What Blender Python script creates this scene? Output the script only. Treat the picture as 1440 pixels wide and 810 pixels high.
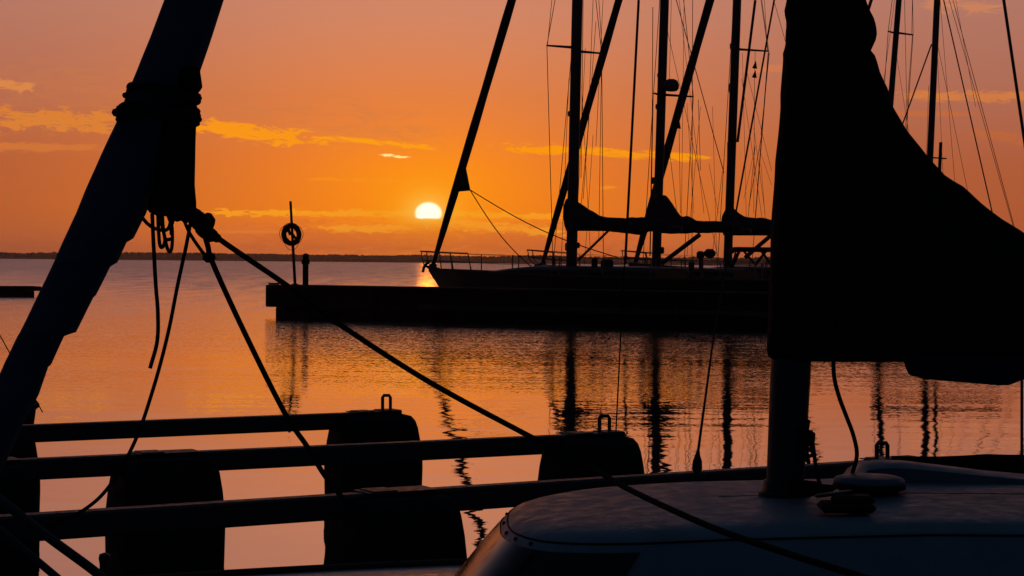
import bpy, math, random
from mathutils import Vector, Matrix
from mathutils import noise as mnoise

random.seed(7)
R = math.radians
for o in list(bpy.data.objects):
    bpy.data.objects.remove(o)
scn = bpy.context.scene
col = scn.collection

# ------------------------------------------------------------------ camera
W, H, F = 1440.0, 810.0, 2600.0
EYE = Vector((0.0, 0.0, 1.84))
PITCH, ROLL = math.atan(36.2 / F), 0.0095
fwd = Vector((0, math.cos(PITCH), -math.sin(PITCH)))
r0 = Vector((1, 0, 0)); u0 = r0.cross(fwd)
rgt = r0 * math.cos(ROLL) + u0 * math.sin(ROLL)
upv = u0 * math.cos(ROLL) - r0 * math.sin(ROLL)
cd = bpy.data.cameras.new('camera'); cam = bpy.data.objects.new('camera', cd); col.objects.link(cam)
cd.sensor_fit = 'HORIZONTAL'; cd.sensor_width = 36.0; cd.lens = F / W * 36.0
cd.clip_start = 0.05; cd.clip_end = 30000
cam.matrix_world = Matrix(((rgt.x, upv.x, -fwd.x, EYE.x), (rgt.y, upv.y, -fwd.y, EYE.y),
                           (rgt.z, upv.z, -fwd.z, EYE.z), (0, 0, 0, 1)))
scn.camera = cam

def ray(x, y):
    return (fwd * F + rgt * (x - W / 2) + upv * (H / 2 - y)) / F
def at(x, y, d):                       # point at forward depth d seen at photo position x, y
    return EYE + ray(x, y) * d
def atz(x, y, z):                      # point on the level z
    r = ray(x, y); return EYE + r * ((z - EYE.z) / r.z)
def atplane(x, y, p, n):               # point on a plane
    r = ray(x, y); return EYE + r * ((p - EYE).dot(n) / r.dot(n))

# ------------------------------------------------------------------ exposure, sun, sky
scn.view_settings.view_transform = 'Standard'
scn.view_settings.look = 'None'
scn.view_settings.exposure = 0.0
scn.view_settings.gamma = 1.0
scn.view_settings.use_curve_mapping = False
scn.cycles.use_denoising = True
scn.cycles.max_bounces = 8
scn.cycles.volume_bounces = 0
scn.cycles.sample_clamp_indirect = 6.0

sd = ray(602.5, 300).normalized()
SUN_EL = math.degrees(math.asin(sd.z)); SUN_AZ = math.degrees(math.atan2(sd.x, sd.y))
sl = bpy.data.lights.new('sun', 'SUN'); sun = bpy.data.objects.new('sun', sl); col.objects.link(sun)
sl.energy = 0.016; sl.angle = R(0.6); sl.color = (1.0, 0.25, 0.015)
sun.rotation_euler = sd.to_track_quat('Z', 'Y').to_euler()

class NT:                              # small writer for math nodes
    def __init__(s, t): s.t = t
    def node(s, kind, **kw):
        n = s.t.nodes.new(kind)
        for k, v in kw.items(): setattr(n, k, v)
        return n
    def put(s, sock, v):
        if isinstance(v, bpy.types.NodeSocket): s.t.links.new(v, sock)
        else: sock.default_value = v
    def m(s, op, a, b=0.0, c=None, clamp=False):
        n = s.node('ShaderNodeMath', operation=op, use_clamp=clamp)
        s.put(n.inputs[0], a); s.put(n.inputs[1], b)
        if c is not None: s.put(n.inputs[2], c)
        return n.outputs[0]
    def add(s, a, b): return s.m('ADD', a, b)
    def sub(s, a, b): return s.m('SUBTRACT', a, b)
    def mul(s, a, b): return s.m('MULTIPLY', a, b)
    def smooth(s, v, a, b, lo=0.0, hi=1.0):
        n = s.node('ShaderNodeMapRange', interpolation_type='SMOOTHSTEP')
        s.put(n.inputs['Value'], v); s.put(n.inputs['From Min'], a); s.put(n.inputs['From Max'], b)
        n.inputs['To Min'].default_value = lo; n.inputs['To Max'].default_value = hi
        return n.outputs[0]
    def gauss(s, v, sig):              # exp(-(v/sig)^2)
        q = s.m('DIVIDE', v, sig); return s.m('EXPONENT', s.mul(s.mul(q, q), -1.0))
    def ramp(s, v, stops):
        n = s.node('ShaderNodeValToRGB'); cr = n.color_ramp
        while len(cr.elements) > 1: cr.elements.remove(cr.elements[-1])
        cr.elements[0].position = stops[0][0]; cr.elements[0].color = stops[0][1]
        for p, c in stops[1:]:
            e = cr.elements.new(p); e.color = c
        s.put(n.inputs[0], v); return n.outputs[0]
    def mix(s, f, a, b, blend='MIX'):
        n = s.node('ShaderNodeMix', data_type='RGBA', blend_type=blend)
        s.put(n.inputs['Factor'], f); s.put(n.inputs['A'], a); s.put(n.inputs['B'], b)
        for o in n.outputs:
            if o.type == 'RGBA': return o
    def noise(s, vec, scale, detail=3.0, rough=0.55, dist=0.0):
        n = s.node('ShaderNodeTexNoise'); s.put(n.inputs['Vector'], vec)
        n.inputs['Scale'].default_value = scale; n.inputs['Detail'].default_value = detail
        n.inputs['Roughness'].default_value = rough; n.inputs['Distortion'].default_value = dist
        return n
    def xyz(s, x, y, z):
        n = s.node('ShaderNodeCombineXYZ'); s.put(n.inputs[0], x); s.put(n.inputs[1], y); s.put(n.inputs[2], z)
        return n.outputs[0]

def s2l(c): return tuple(((v / 255 + .055) / 1.055) ** 2.4 if v > 10 else v / 255 / 12.92 for v in c) + (1.0,)

world = bpy.data.worlds.new('World'); scn.world = world; world.use_nodes = True
wt = world.node_tree
for n in list(wt.nodes): wt.nodes.remove(n)
w = NT(wt)
gen = w.node('ShaderNodeTexCoord').outputs['Generated']
sep = w.node('ShaderNodeSeparateXYZ'); w.put(sep.inputs[0], gen)
el = w.mul(w.m('ARCSINE', sep.outputs[2]), 57.2958)
az = w.mul(w.m('ARCTAN2', sep.outputs[0], sep.outputs[1]), 57.2958)
daz = w.sub(az, SUN_AZ); dele = w.sub(el, SUN_EL)
e40 = w.m('DIVIDE', el, 40.0)
near = w.ramp(e40, [(0.0, s2l((246, 122, 54))), (.018, s2l((244, 124, 46))), (.0375, s2l((252, 130, 18))), (.075, s2l((246, 128, 36))),
                    (.125, s2l((229, 127, 64))), (.19, s2l((212, 134, 100))), (.26, s2l((204, 132, 104))),
                    (.33, s2l((120, 102, 108))), (.5, s2l((70, 74, 92))), (1.0, s2l((30, 40, 58)))])
far = w.ramp(e40, [(0.0, s2l((176, 90, 56))), (.0375, s2l((176, 89, 52))), (.075, s2l((174, 91, 58))), (.125, s2l((175, 105, 82))),
                   (.2, s2l((177, 119, 102))), (.26, s2l((172, 116, 102))), (.33, s2l((110, 96, 104))),
                   (.5, s2l((66, 70, 88))), (1.0, s2l((30, 40, 58)))])
back = w.ramp(w.m('DIVIDE', el, 90.0), [(0.0, s2l((11, 15, 24))), (.2, s2l((12, 17, 28))), (.5, s2l((24, 36, 50))), (1.0, s2l((38, 54, 70)))])
c = w.mix(w.gauss(daz, 9.5), far, near)
# soft glow round the sun
rs = w.m('SQRT', w.add(w.mul(daz, daz), w.mul(w.mul(dele, 1.2), w.mul(dele, 1.2))))
rg = w.m('SQRT', w.add(w.mul(w.mul(daz, .55), w.mul(daz, .55)), w.mul(w.sub(dele, .6), w.sub(dele, .6))))
c = w.mix(w.mul(w.gauss(rg, 1.7), .85), c, (1.04, .30, .003, 1))
# clouds: streaks with their own bearing, height, tilt and extent
cv = w.xyz(w.mul(az, .62), w.add(w.mul(el, 2.5), w.mul(az, .12)), 0.0)
n1 = w.smooth(w.noise(cv, 1.25, 9, .68, 1.4).outputs[0], .30, .70)
n2 = w.smooth(w.noise(w.xyz(w.mul(az, 1.7), w.mul(el, 7.0), 4.0), 1.25, 8, .62, 1.0).outputs[0], .28, .72)
def band(a0, a1, e0, slope, wid, lo, hi, nz, soft=1.0):
    aw = w.mul(w.smooth(az, a0 - soft, a0 + soft), w.smooth(az, a1 - soft, a1 + soft, 1.0, 0.0))
    d = w.sub(el, w.add(e0, w.mul(w.sub(az, a0), slope)))
    g = w.mul(w.gauss(d, wid), aw)
    return w.mul(w.smooth(w.add(w.mul(g, .55), w.mul(nz, .5)), lo, hi), w.smooth(g, .08, .4))
def degs(x, y):
    r = ray(x, y).normalized(); return math.degrees(math.atan2(r.x, r.y)), math.degrees(math.asin(r.z))
def streak(x0, y0, x1, y1, wid, lo, hi, nz, colr, op, soft=1.0):
    global c
    a0, ea = degs(x0, y0); a1, eb = degs(x1, y1)
    c = w.mix(w.mul(band(a0, a1, ea, (eb - ea) / (a1 - a0), wid, lo, hi, nz, soft), op), c, colr)
# dull bank low over the horizon on both sides of the sun
streak(330, 336, 900, 338, .60, .40, .80, n2, s2l((204, 92, 42)), .45, 2.5)
streak(-60, 100, 640, 190, 1.1, .52, 1.1, n1, s2l((206, 122, 70)), .5, 2.0)
streak(-50, 168, 185, 172, .44, .55, .76, n1, s2l((222, 130, 52)), .95)
streak(-50, 206, 160, 208, .15, .44, .72, n1, s2l((212, 118, 56)), .9)
streak(-60, 114, 66, 124, .19, .48, .74, n1, s2l((224, 138, 72)), .9)
streak(262, 176, 480, 202, .40, .57, .76, n1, s2l((253, 152, 20)), .98)
streak(420, 190, 615, 208, .13, .54, .78, n1, s2l((255, 160, 14)), .95)
streak(534, 217, 576, 222, .06, .52, .84, n2, (1.7, .95, .34, 1), .9, .35)
streak(280, 299, 600, 300, .15, .59, .73, n2, s2l((255, 160, 30)), .98)
streak(612, 299, 820, 306, .15, .59, .73, n2, s2l((255, 160, 30)), .98)
streak(430, 320, 590, 322, .17, .59, .73, n2, s2l((254, 156, 36)), .98)
streak(620, 314, 810, 328, .22, .59, .73, n2, s2l((254, 156, 36)), .98)
streak(300, 326, 420, 326, .06, .48, .70, n2, s2l((236, 130, 50)), .8)
streak(700, 208, 1010, 221, .19, .50, .74, n1, s2l((254, 152, 8)), .98, 1.6)
streak(830, 263, 866, 264, .06, .40, .70, n1, s2l((250, 146, 34)), .8, .4)
streak(430, 251, 600, 256, .07, .48, .80, n1, s2l((254, 150, 20)), .6)
streak(1270, 134, 1480, 136, .20, .46, .72, n1, s2l((212, 124, 66)), .95)
streak(1250, 159, 1370, 160, .10, .48, .76, n1, s2l((196, 106, 62)), .9)
streak(1360, 182, 1480, 205, .20, .48, .76, n1, s2l((190, 102, 58)), .9)
streak(1280, 214, 1350, 218, .08, .48, .76, n1, s2l((186, 98, 56)), .8)
streak(1280, 4, 1410, 10, .28, .48, .76, n1, s2l((206, 130, 92)), .9)
streak(1050, 98, 1150, 98, .14, .46, .76, n1, s2l((210, 124, 80)), .85)
# the sky turns to dusk away from the sun
wb = w.smooth(w.m('ABSOLUTE', daz), 24, 75)
c = w.mix(wb, c, back)
c = w.mix(w.smooth(el, 14, 42), c, back)
# the physical sky adds a trace of cold light
nish = w.node('ShaderNodeTexSky', sky_type='NISHITA', sun_disc=False, sun_elevation=R(SUN_EL), sun_rotation=R(SUN_AZ))
skyamt = w.mix(1.0, nish.outputs[0], (.0008, .0008, .0008, 1), 'MULTIPLY')
c = w.mix(1.0, c, skyamt, 'ADD')
# halo and the sun's own disc, its foot lost in the cloud bank
halo = w.mul(w.gauss(rs, 1.15), w.smooth(dele, -1.0, .1))
c = w.mix(w.mul(halo, .8), c, (1.05, .40, .006, 1))
c = w.mix(w.mul(w.mul(w.gauss(rs, .60), w.smooth(dele, -.5, .0)), .85), c, (1.1, .60, .09, 1))
wob = w.mul(w.sub(n2, .5), .03)
disc = w.mul(w.smooth(rs, .31, .47, 1.0, 0.0), w.smooth(w.add(dele, w.add(wob, w.mul(w.mul(daz, daz), .0))), -.19, -.11))
rem = w.mul(w.mul(w.smooth(rs, .55, .60, 1.0, 0.0), w.smooth(w.m('ABSOLUTE', w.add(dele, .40)), .02, .09, 1.0, 0.0)), w.mul(w.smooth(w.m('ABSOLUTE', daz), .08, .2, 1.0, 0.0), w.smooth(w.noise(w.xyz(w.mul(az, 9), w.mul(el, 14), 2), 1.0, 3).outputs[0], .52, .58)))
c = w.mix(w.m('MAXIMUM', disc, w.mul(rem, .25)), c, (1.9, 1.45, .95, 1))
bg = w.node('ShaderNodeBackground'); w.put(bg.inputs[0], c); bg.inputs[1].default_value = 1.0
out = w.node('ShaderNodeOutputWorld'); wt.links.new(bg.outputs[0], out.inputs[0])
world.cycles.sampling_method = 'MANUAL'; world.cycles.sample_map_resolution = 2048

# ------------------------------------------------------------------ materials
def mat(name, c, rough=.6, metal=0.0, var=.25, scale=6.0, bump=0.0, spec=.5):
    m = bpy.data.materials.new(name); m.use_nodes = True
    t = NT(m.node_tree); b = m.node_tree.nodes['Principled BSDF']
    tc = t.node('ShaderNodeTexCoord').outputs['Object']
    n = t.noise(tc, scale, 5, .6)
    lo = tuple(v * (1 - var) for v in c) + (1,); hi = tuple(min(1, v * (1 + var)) for v in c) + (1,)
    t.put(b.inputs['Base Color'], t.mix(n.outputs[0], lo, hi))
    t.put(b.inputs['Roughness'], t.smooth(t.noise(tc, scale * 2.3, 3).outputs[0], .2, .8, max(.02, rough - .12), min(1, rough + .12)))
    b.inputs['Metallic'].default_value = metal
    b.inputs['Specular IOR Level'].default_value = spec
    if bump:
        bn = t.node('ShaderNodeBump'); bn.inputs['Strength'].default_value = bump; bn.inputs['Distance'].default_value = .01
        t.put(bn.inputs['Height'], t.noise(tc, scale * 6, 4).outputs[0]); t.put(b.inputs['Normal'], bn.outputs[0])
    return m
M = {
    'navy_hull': mat('navy_hull', (.012, .016, .028), .45),
    'dark_alloy': mat('dark_alloy', (.05, .055, .065), .55, .3),
    'steel': mat('steel', (.14, .14, .15), .4, .8),
    'wire': mat('wire', (.05, .04, .04), .6),
    'navy_canvas': mat('navy_canvas', (.022, .032, .055), .9, 0, .35, 9, .5, .1),
    'black_canvas': mat('black_canvas', (.010, .011, .014), .95, 0, .4, 8, .6, .05),
    'sailcloth': mat('sailcloth', (.05, .08, .13), .85, 0, .2, 7, .4, .2),
    'gelcoat': mat('gelcoat', (.21, .29, .35), .5, 0, .28, 7, .25, .3),
    'deck_paint': mat('deck_paint', (.36, .36, .37), .38, 0, .15, 14, .3),
    'smoked_glass': mat('smoked_glass', (.006, .007, .009), .18),
    'rope': mat('rope', (.022, .022, .026), .9, 0, .4, 60, .6, .1),
    'rubber': mat('rubber', (.012, .012, .013), .8, 0, .4, 5, .3, .2),
    'float_plastic': mat('float_plastic', (.014, .014, .016), .75, 0, .3, 5, .3, .2),
    'galvanised': mat('galvanised', (.05, .05, .055), .5, .5, .3, 12, .2),
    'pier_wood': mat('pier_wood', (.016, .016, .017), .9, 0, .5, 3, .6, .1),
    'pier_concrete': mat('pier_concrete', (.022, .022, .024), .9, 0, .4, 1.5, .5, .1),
    'buoy_red': mat('buoy_red', (.12, .02, .012), .6),
    'teak': mat('teak', (.07, .04, .022), .55, 0, .35, 9, .2),
    'trees': mat('trees', (.03, .04, .022), .95, 0, .5, .05, 0, .1),
    'flag': mat('flag', (.03, .02, .03), .9),
}

# water: slopes taken straight from noise, calm inside the harbour, wind-ruffled outside it
def water_material():
    m = bpy.data.materials.new('harbour_water'); m.use_nodes = True; nt = m.node_tree
    for n in list(nt.nodes): nt.nodes.remove(n)
    t = NT(nt)
    pos = t.node('ShaderNodeNewGeometry').outputs['Position']
    sp = t.node('ShaderNodeSeparateXYZ'); t.put(sp.inputs[0], pos); X, Y = sp.outputs[0], sp.outputs[1]
    def slopes(sx, sy, scale, detail, z):
        n = t.noise(t.xyz(t.mul(X, sx), t.mul(Y, sy), z), scale, detail, .55)
        q = t.node('ShaderNodeSeparateColor'); t.put(q.inputs[0], n.outputs['Color'])
        return t.sub(q.outputs[0], .5), t.sub(q.outputs[1], .5)
    gust = t.noise(t.xyz(t.mul(X, .05), t.mul(Y, .16), 3.0), 1.0, 4, .6).outputs[0]
    Yg = t.add(Y, t.mul(t.sub(gust, .5), 34.0))
    ruff = t.smooth(t.m('LOGARITHM', t.m('MAXIMUM', Yg, 2.0), 10.0), 1.62, 2.55)                      # 0 in the harbour, 1 outside
    mid = t.smooth(t.add(Y, t.mul(t.sub(gust, .5), 26.0)), 18, 56)
    ax, ay = slopes(1, 1.4, 15.0, 2, 0); bx, by = slopes(.8, 1.3, 1.7, 3, 5.0); cx_, cy_ = slopes(.25, .8, .35, 2, 9.0)
    ex, ey = slopes(.8, .10, 1.0, 3, 13.0)
    gx, gy = slopes(.10, 1.5, 1.6, 2, 21.0)
    streaky = t.smooth(t.noise(t.xyz(t.mul(X, .18), t.mul(Y, .9), 7.0), 1.0, 3).outputs[0], .35, .7)
    am = t.add(t.add(.014, t.mul(mid, .40)), t.add(t.mul(streaky, .02), t.mul(ruff, 2.6)))
    sx = t.add(t.mul(ax, am), t.add(t.mul(bx, t.add(.026, t.mul(mid, .02))), t.mul(cx_, .012)))
    sy = t.add(t.mul(ay, am), t.add(t.mul(by, t.add(.012, t.mul(mid, .045))), t.mul(cy_, .014)))
    sy = t.add(sy, t.add(t.mul(ey, t.mul(ruff, 1.3)), t.mul(gy, .035)))
    nv = t.node('ShaderNodeVectorMath', operation='NORMALIZE'); t.put(nv.inputs[0], t.xyz(sx, sy, 1.0))
    gl = t.node('ShaderNodeBsdfGlossy'); gl.inputs['Color'].default_value = (.97, .97, .97, 1)
    t.put(gl.inputs['Roughness'], t.add(.015, t.add(t.mul(mid, .085), t.mul(ruff, .17)))); t.put(gl.inputs['Normal'], nv.outputs[0])
    df = t.node('ShaderNodeBsdfDiffuse'); df.inputs['Color'].default_value = (.012, .018, .024, 1)
    fr = t.node('ShaderNodeLayerWeight'); fr.inputs[0].default_value = .5
    facing = t.m('POWER', fr.outputs['Facing'], 1.35)
    fac = t.add(.08, t.mul(facing, .92))
    ms = t.node('ShaderNodeMixShader'); t.put(ms.inputs[0], fac)
    nt.links.new(df.outputs[0], ms.inputs[1]); nt.links.new(gl.outputs[0], ms.inputs[2])
    o = t.node('ShaderNodeOutputMaterial'); nt.links.new(ms.outputs[0], o.inputs[0])
    return m
M['water'] = water_material()

# ------------------------------------------------------------------ mesh helpers
class MB:
    def __init__(s): s.v = []; s.f = []
    def grid(s, rows, close_u=True, caps=True):
        b = len(s.v); n = len(rows[0])
        for r in rows: s.v += [tuple(p) for p in r]
        for i in range(len(rows) - 1):
            for j in range(n if close_u else n - 1):
                k = (j + 1) % n
                s.f.append((b + i * n + j, b + i * n + k, b + (i + 1) * n + k, b + (i + 1) * n + j))
        if caps and close_u:
            s.f.append(tuple(b + j for j in range(n))[::-1])
            s.f.append(tuple(b + (len(rows) - 1) * n + j for j in range(n)))
        return s
    def tube(s, pts, r, n=8, closed=False):
        pts = [Vector(p) for p in pts]; rows = []; N = len(pts)
        rr = r if isinstance(r, (list, tuple)) else [r] * N
        ref = None
        for i, p in enumerate(pts):
            a = pts[(i - 1) % N] if (closed or i) else p; b = pts[(i + 1) % N] if (closed or i < N - 1) else p
            d = (b - a).normalized()
            if ref is None:
                ref = Vector((0, 0, 1)) if abs(d.z) < .9 else Vector((1, 0, 0))
            u = (ref - d * ref.dot(d)).normalized(); ref = u; v = d.cross(u)
            rows.append([p + (u * math.cos(6.28318 * k / n) + v * math.sin(6.28318 * k / n)) * rr[i] for k in range(n)])
        if closed: rows.append(rows[0]); return s.grid(rows, True, False)
        return s.grid(rows)
    def box(s, c, size, ax=None, bev=0.0):
        c = Vector(c); hx, hy, hz = (q / 2 for q in size)
        X, Y, Z = ax or (Vector((1, 0, 0)), Vector((0, 1, 0)), Vector((0, 0, 1)))
        b = min(bev, hx * .9, hy * .9, hz * .9)
        def loop(x, y, z, k):
            q = []
            for sx, sy in ((1, 1), (-1, 1), (-1, -1), (1, -1)):
                pr = [(sx * x, sy * (y - k)), (sx * (x - k), sy * y)]
                if sx * sy < 0: pr = pr[::-1]
                q += pr
            return [c + X * u + Y * v + Z * z for u, v in q]
        if b > 0: rows = [loop(hx - b, hy - b, -hz, b * .3), loop(hx, hy, -hz + b, b), loop(hx, hy, hz - b, b), loop(hx - b, hy - b, hz, b * .3)]
        else: rows = [[c + X * (a * hx) + Y * (e * hy) + Z * z for a, e in ((1, 1), (-1, 1), (-1, -1), (1, -1))] for z in (-hz, hz)]
        return s.grid(rows)
    def lathe(s, c, axis, prof, n=24):
        c = Vector(c); d = Vector(axis).normalized()
        ref = Vector((0, 0, 1)) if abs(d.z) < .9 else Vector((1, 0, 0))
        u = (ref - d * ref.dot(d)).normalized(); v = d.cross(u)
        return s.grid([[c + d * h + (u * math.cos(6.28318 * k / n) + v * math.sin(6.28318 * k / n)) * r for k in range(n)] for r, h in prof])
    def build(s, name, m, root=None, smooth=True, parent=None):
        org = root.matrix_world.translation if root is not None else Vector((0, 0, 0))
        me = bpy.data.meshes.new(name)
        me.from_pydata([tuple(Vector(p) - org) for p in s.v], [], s.f); me.update()
        me.materials.append(m)
        if smooth:
            me.polygons.foreach_set('use_smooth', [True] * len(me.polygons))
            try: me.set_sharp_from_angle(angle=R(42))
            except Exception: pass
        o = bpy.data.objects.new(name, me); col.objects.link(o)
        if root is not None: o.parent = parent or root
        return o
def tag(o, label=None, cat=None, group=None, kind=None):
    for k, v in (('label', label), ('category', cat), ('group', group), ('kind', kind)):
        if v: o[k] = v
    return o
def empty(name, loc, label=None, cat=None, group=None):
    o = bpy.data.objects.new(name, None); col.objects.link(o); o.location = loc
    o.matrix_world = Matrix.Translation(loc); o.empty_display_size = .2
    return tag(o, label, cat, group)
def curve(pts, n=8):                   # Catmull-Rom through points
    pts = [Vector(p) for p in pts]; out_ = []
    P = [pts[0] * 2 - pts[1]] + pts + [pts[-1] * 2 - pts[-2]]
    for i in range(1, len(P) - 2):
        for k in range(n):
            t = k / n; a, b, c_, d = P[i - 1], P[i], P[i + 1], P[i + 2]
            out_.append(.5 * ((2 * b) + (c_ - a) * t + (2 * a - 5 * b + 4 * c_ - d) * t * t + (3 * b - a - 3 * c_ + d) * t ** 3))
    return out_ + [pts[-1]]
def interp(rows, n):                   # resample (y, xl, xr) rows
    y0, y1 = rows[0][0], rows[-1][0]; res = []
    for i in range(n + 1):
        y = y0 + (y1 - y0) * i / n
        for a, b in zip(rows, rows[1:]):
            if a[0] <= y <= b[0]:
                t = (y - a[0]) / max(1e-6, b[0] - a[0]); res.append((y,) + tuple(p + (q - p) * t for p, q in zip(a[1:], b[1:]))); break
    return res
def body(rows, d, thick, n=28, rough=.012, freq=5.0, seed=0.0, power=.85):
    # a cloth body whose silhouette seen from the quay follows rows, with a rounded section of real depth
    out_ = []
    for y, xl, xr in rows:
        L, Rr = at(xl, y, d), at(xr, y, d); c_ = (L + Rr) / 2; hx = (Rr - L) / 2; hl = hx.length
        th = thick(y, hl); ring = []
        for k in range(n):
            a = 6.28318 * k / n; ca, sa = math.cos(a), math.sin(a)
            p = c_ + hx * (abs(ca) ** power * (1 if ca >= 0 else -1)) + Vector((0, 1, 0)) * th * (abs(sa) ** power * (1 if sa >= 0 else -1))
            nz = mnoise.noise(Vector((p.x * freq + seed, p.y * freq, p.z * freq * .6)))
            nz2 = mnoise.noise(Vector((p.x * freq * 3 + seed, p.y * freq * 3, p.z * freq * 1.2)))
            dr = (p - c_).normalized()
            ring.append(p + dr * (nz * rough + nz2 * rough * .45) * (.35 + .65 * abs(sa)))
        out_.append(ring)
    return out_

# ------------------------------------------------------------------ water, far shore, haze
b = MB(); b.v = [(-9000, -60, 0), (9000, -60, 0), (9000, 12000, 0), (-9000, 12000, 0)]; b.f = [(0, 1, 2, 3)]
tag(b.build('water', M['water'], smooth=False), kind='structure')
# low far shore with its unbroken wood
D = 2600.0
def shore_h(x):                        # heights of land and wood along the shore
    t = mnoise.noise(Vector((x * .0022, 3.3, 0))) * 1.6 + mnoise.noise(Vector((x * .009, 1.3, 0))) * .9
    return 2.3 * max(1.0, 3.6 + t + (-1.2 if x < -560 else 0) + .6 * math.sin(x * .003))
rows = [[], [], [], []]
xs = [-1500 + i * 12 for i in range(251)]
for x in xs:
    hh = shore_h(x) * .55
    yy = D + 30 * mnoise.noise(Vector((x * .002, 0, 8)))
    rows[0].append((x, yy, -1)); rows[1].append((x, yy + 8, .5)); rows[2].append((x, yy + 40, hh)); rows[3].append((x, yy + 900, hh + 1.0))
lb = MB(); lb.grid(rows, False, False)
tag(lb.build('hills', M['trees']), kind='structure')
tb = MB()
for i in range(4200):
    x = random.uniform(-1450, 1450); yy = D + 30 * mnoise.noise(Vector((x * .002, 0, 8))) + random.uniform(14, 130)
    hh = shore_h(x) * .55; h2 = 2.2 * random.uniform(.86, 1.1) * (3.6 + 1.1 * mnoise.noise(Vector((x * .012, 5, 0)))); wd = random.uniform(2.5, 5.5)
    n = 7; rws = []
    for q, rr in ((0, .8), (.35, 1.0), (.7, .75), (.93, .35), (1.0, .05)):
        rws.append([(x + wd * rr * math.cos(6.283 * k / n) * random.uniform(.75, 1.2), yy + wd * rr * math.sin(6.283 * k / n), hh * .7 - .4 + h2 * q + random.uniform(-.25, .25)) for k in range(n)])
    tb.grid(rws)
tag(tb.build('treeline', M['trees']), kind='stuff')

hz = MB(); hz.box((0, 1950, 14), (9000, 4100, 30))
ho = hz.build('haze', bpy.data.materials.new('haze_air'), smooth=False); tag(ho, kind='stuff')
hm = ho.data.materials[0]; hm.use_nodes = True
for n in list(hm.node_tree.nodes): hm.node_tree.nodes.remove(n)
pv = hm.node_tree.nodes.new('ShaderNodeVolumePrincipled'); pv.inputs['Density'].default_value = .00013
pv.inputs['Color'].default_value = (.97, .95, .93, 1); pv.inputs['Anisotropy'].default_value = .75
oo = hm.node_tree.nodes.new('ShaderNodeOutputMaterial'); hm.node_tree.links.new(pv.outputs[0], oo.inputs['Volume'])

# ------------------------------------------------------------------ jetty and what stands on it
Z1, Z0 = 1.04, .33
jl = at(373, 401, 59.5); jl.z = Z1
jr = Vector((17.5, 47.6, Z1)); jd = (jr - jl); jd.z = 0; jlen = jd.length; jd.normalize(); jn = Vector((-jd.y, jd.x, 0)); UZ = Vector((0, 0, 1))
jet = empty('jetty', (jl.x, jl.y, 0), 'long dark concrete jetty with timber edging running in front of the moored yachts', 'jetty')
def jp(s, t, z): return jl + jd * s + jn * t + UZ * (z - Z1)
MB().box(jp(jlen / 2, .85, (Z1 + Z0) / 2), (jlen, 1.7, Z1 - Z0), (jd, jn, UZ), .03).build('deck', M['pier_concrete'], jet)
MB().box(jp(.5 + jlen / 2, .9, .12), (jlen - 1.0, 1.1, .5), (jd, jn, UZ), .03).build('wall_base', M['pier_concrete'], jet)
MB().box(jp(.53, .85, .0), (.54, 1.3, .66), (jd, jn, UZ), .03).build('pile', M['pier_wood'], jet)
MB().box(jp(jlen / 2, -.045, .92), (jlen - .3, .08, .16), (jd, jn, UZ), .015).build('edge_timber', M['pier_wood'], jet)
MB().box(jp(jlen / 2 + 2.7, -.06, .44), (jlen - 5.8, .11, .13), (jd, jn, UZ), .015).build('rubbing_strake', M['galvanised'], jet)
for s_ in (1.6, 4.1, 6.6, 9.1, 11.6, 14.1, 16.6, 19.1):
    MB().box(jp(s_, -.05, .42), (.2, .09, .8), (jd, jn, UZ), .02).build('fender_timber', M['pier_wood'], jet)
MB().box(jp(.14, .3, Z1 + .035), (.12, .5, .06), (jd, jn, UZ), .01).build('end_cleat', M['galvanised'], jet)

lp = jp(.78, .55, Z1 + .003); pole = empty('lifebuoy_post', lp, 'thin tall pole holding a lifebuoy at the jetty end', 'pole')
top = atplane(408.5, 283, lp, Vector((0, 1, 0)))
MB().tube([lp, lp.lerp(top, .5), top], [.050, .045, .040], 10).build('shaft', M['galvanised'], pole)
MB().box(lp + UZ * .02, (.2, .2, .04), None, .01).build('foot_plate', M['galvanised'], pole)
rc = atplane(410.5, 330, lp, Vector((0, 1, 0))) + Vector((0, -.12, 0))
buoy = empty('lifebuoy', rc, 'round lifebuoy ring with a trailing grab line on the thin pole', 'lifebuoy')
nrm = Vector((.62, -.78, .05)).normalized(); bu = UZ.cross(nrm).normalized(); bv = nrm.cross(bu)
MB().tube([rc + (bu * math.cos(a) + bv * math.sin(a)) * .285 for a in [6.28318 * k / 36 for k in range(36)]], .085, 10, True).build('ring', M['buoy_red'], buoy)
for k in range(4):
    a = 6.28318 * (k + .5) / 4; cc = rc + (bu * math.cos(a) + bv * math.sin(a)) * .285; rad = bu * math.cos(a) + bv * math.sin(a)
    MB().tube([cc + (rad * math.cos(q) + nrm * math.sin(q)) * .092 for q in [6.28318 * i / 12 for i in range(12)]], .016, 6, True).build('reflective_band', M['sailcloth'], buoy)
gp = []
for k in range(48):
    a = 6.28318 * k / 48; rr = .385 + .05 * abs(math.sin(2 * a + 1.57)) + .03 * math.sin(3 * a); gp.append(rc + (bu * math.cos(a) + bv * math.sin(a)) * rr + UZ * (-.03))
MB().tube(gp, .009, 5, True).build('grab_line', M['rope'], buoy)
hb = MB(); hb.tube([rc + bu * -.2 + bv * .14, rc + bu * .02 + bv * .02, rc + bu * .2 - bv * .16], [.03, .06, .03], 8)
hb.tube([rc - bu * .1 + bv * .2 , rc - bu * .06 - bv * .02], .04, 8)
hb.build('hanger', M['galvanised'], buoy)
mp = jp(1.08, .7, Z1 + .003); post = empty('mooring_post', mp, 'short stout round post with rope turns beside the lifebuoy pole', 'post')
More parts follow.
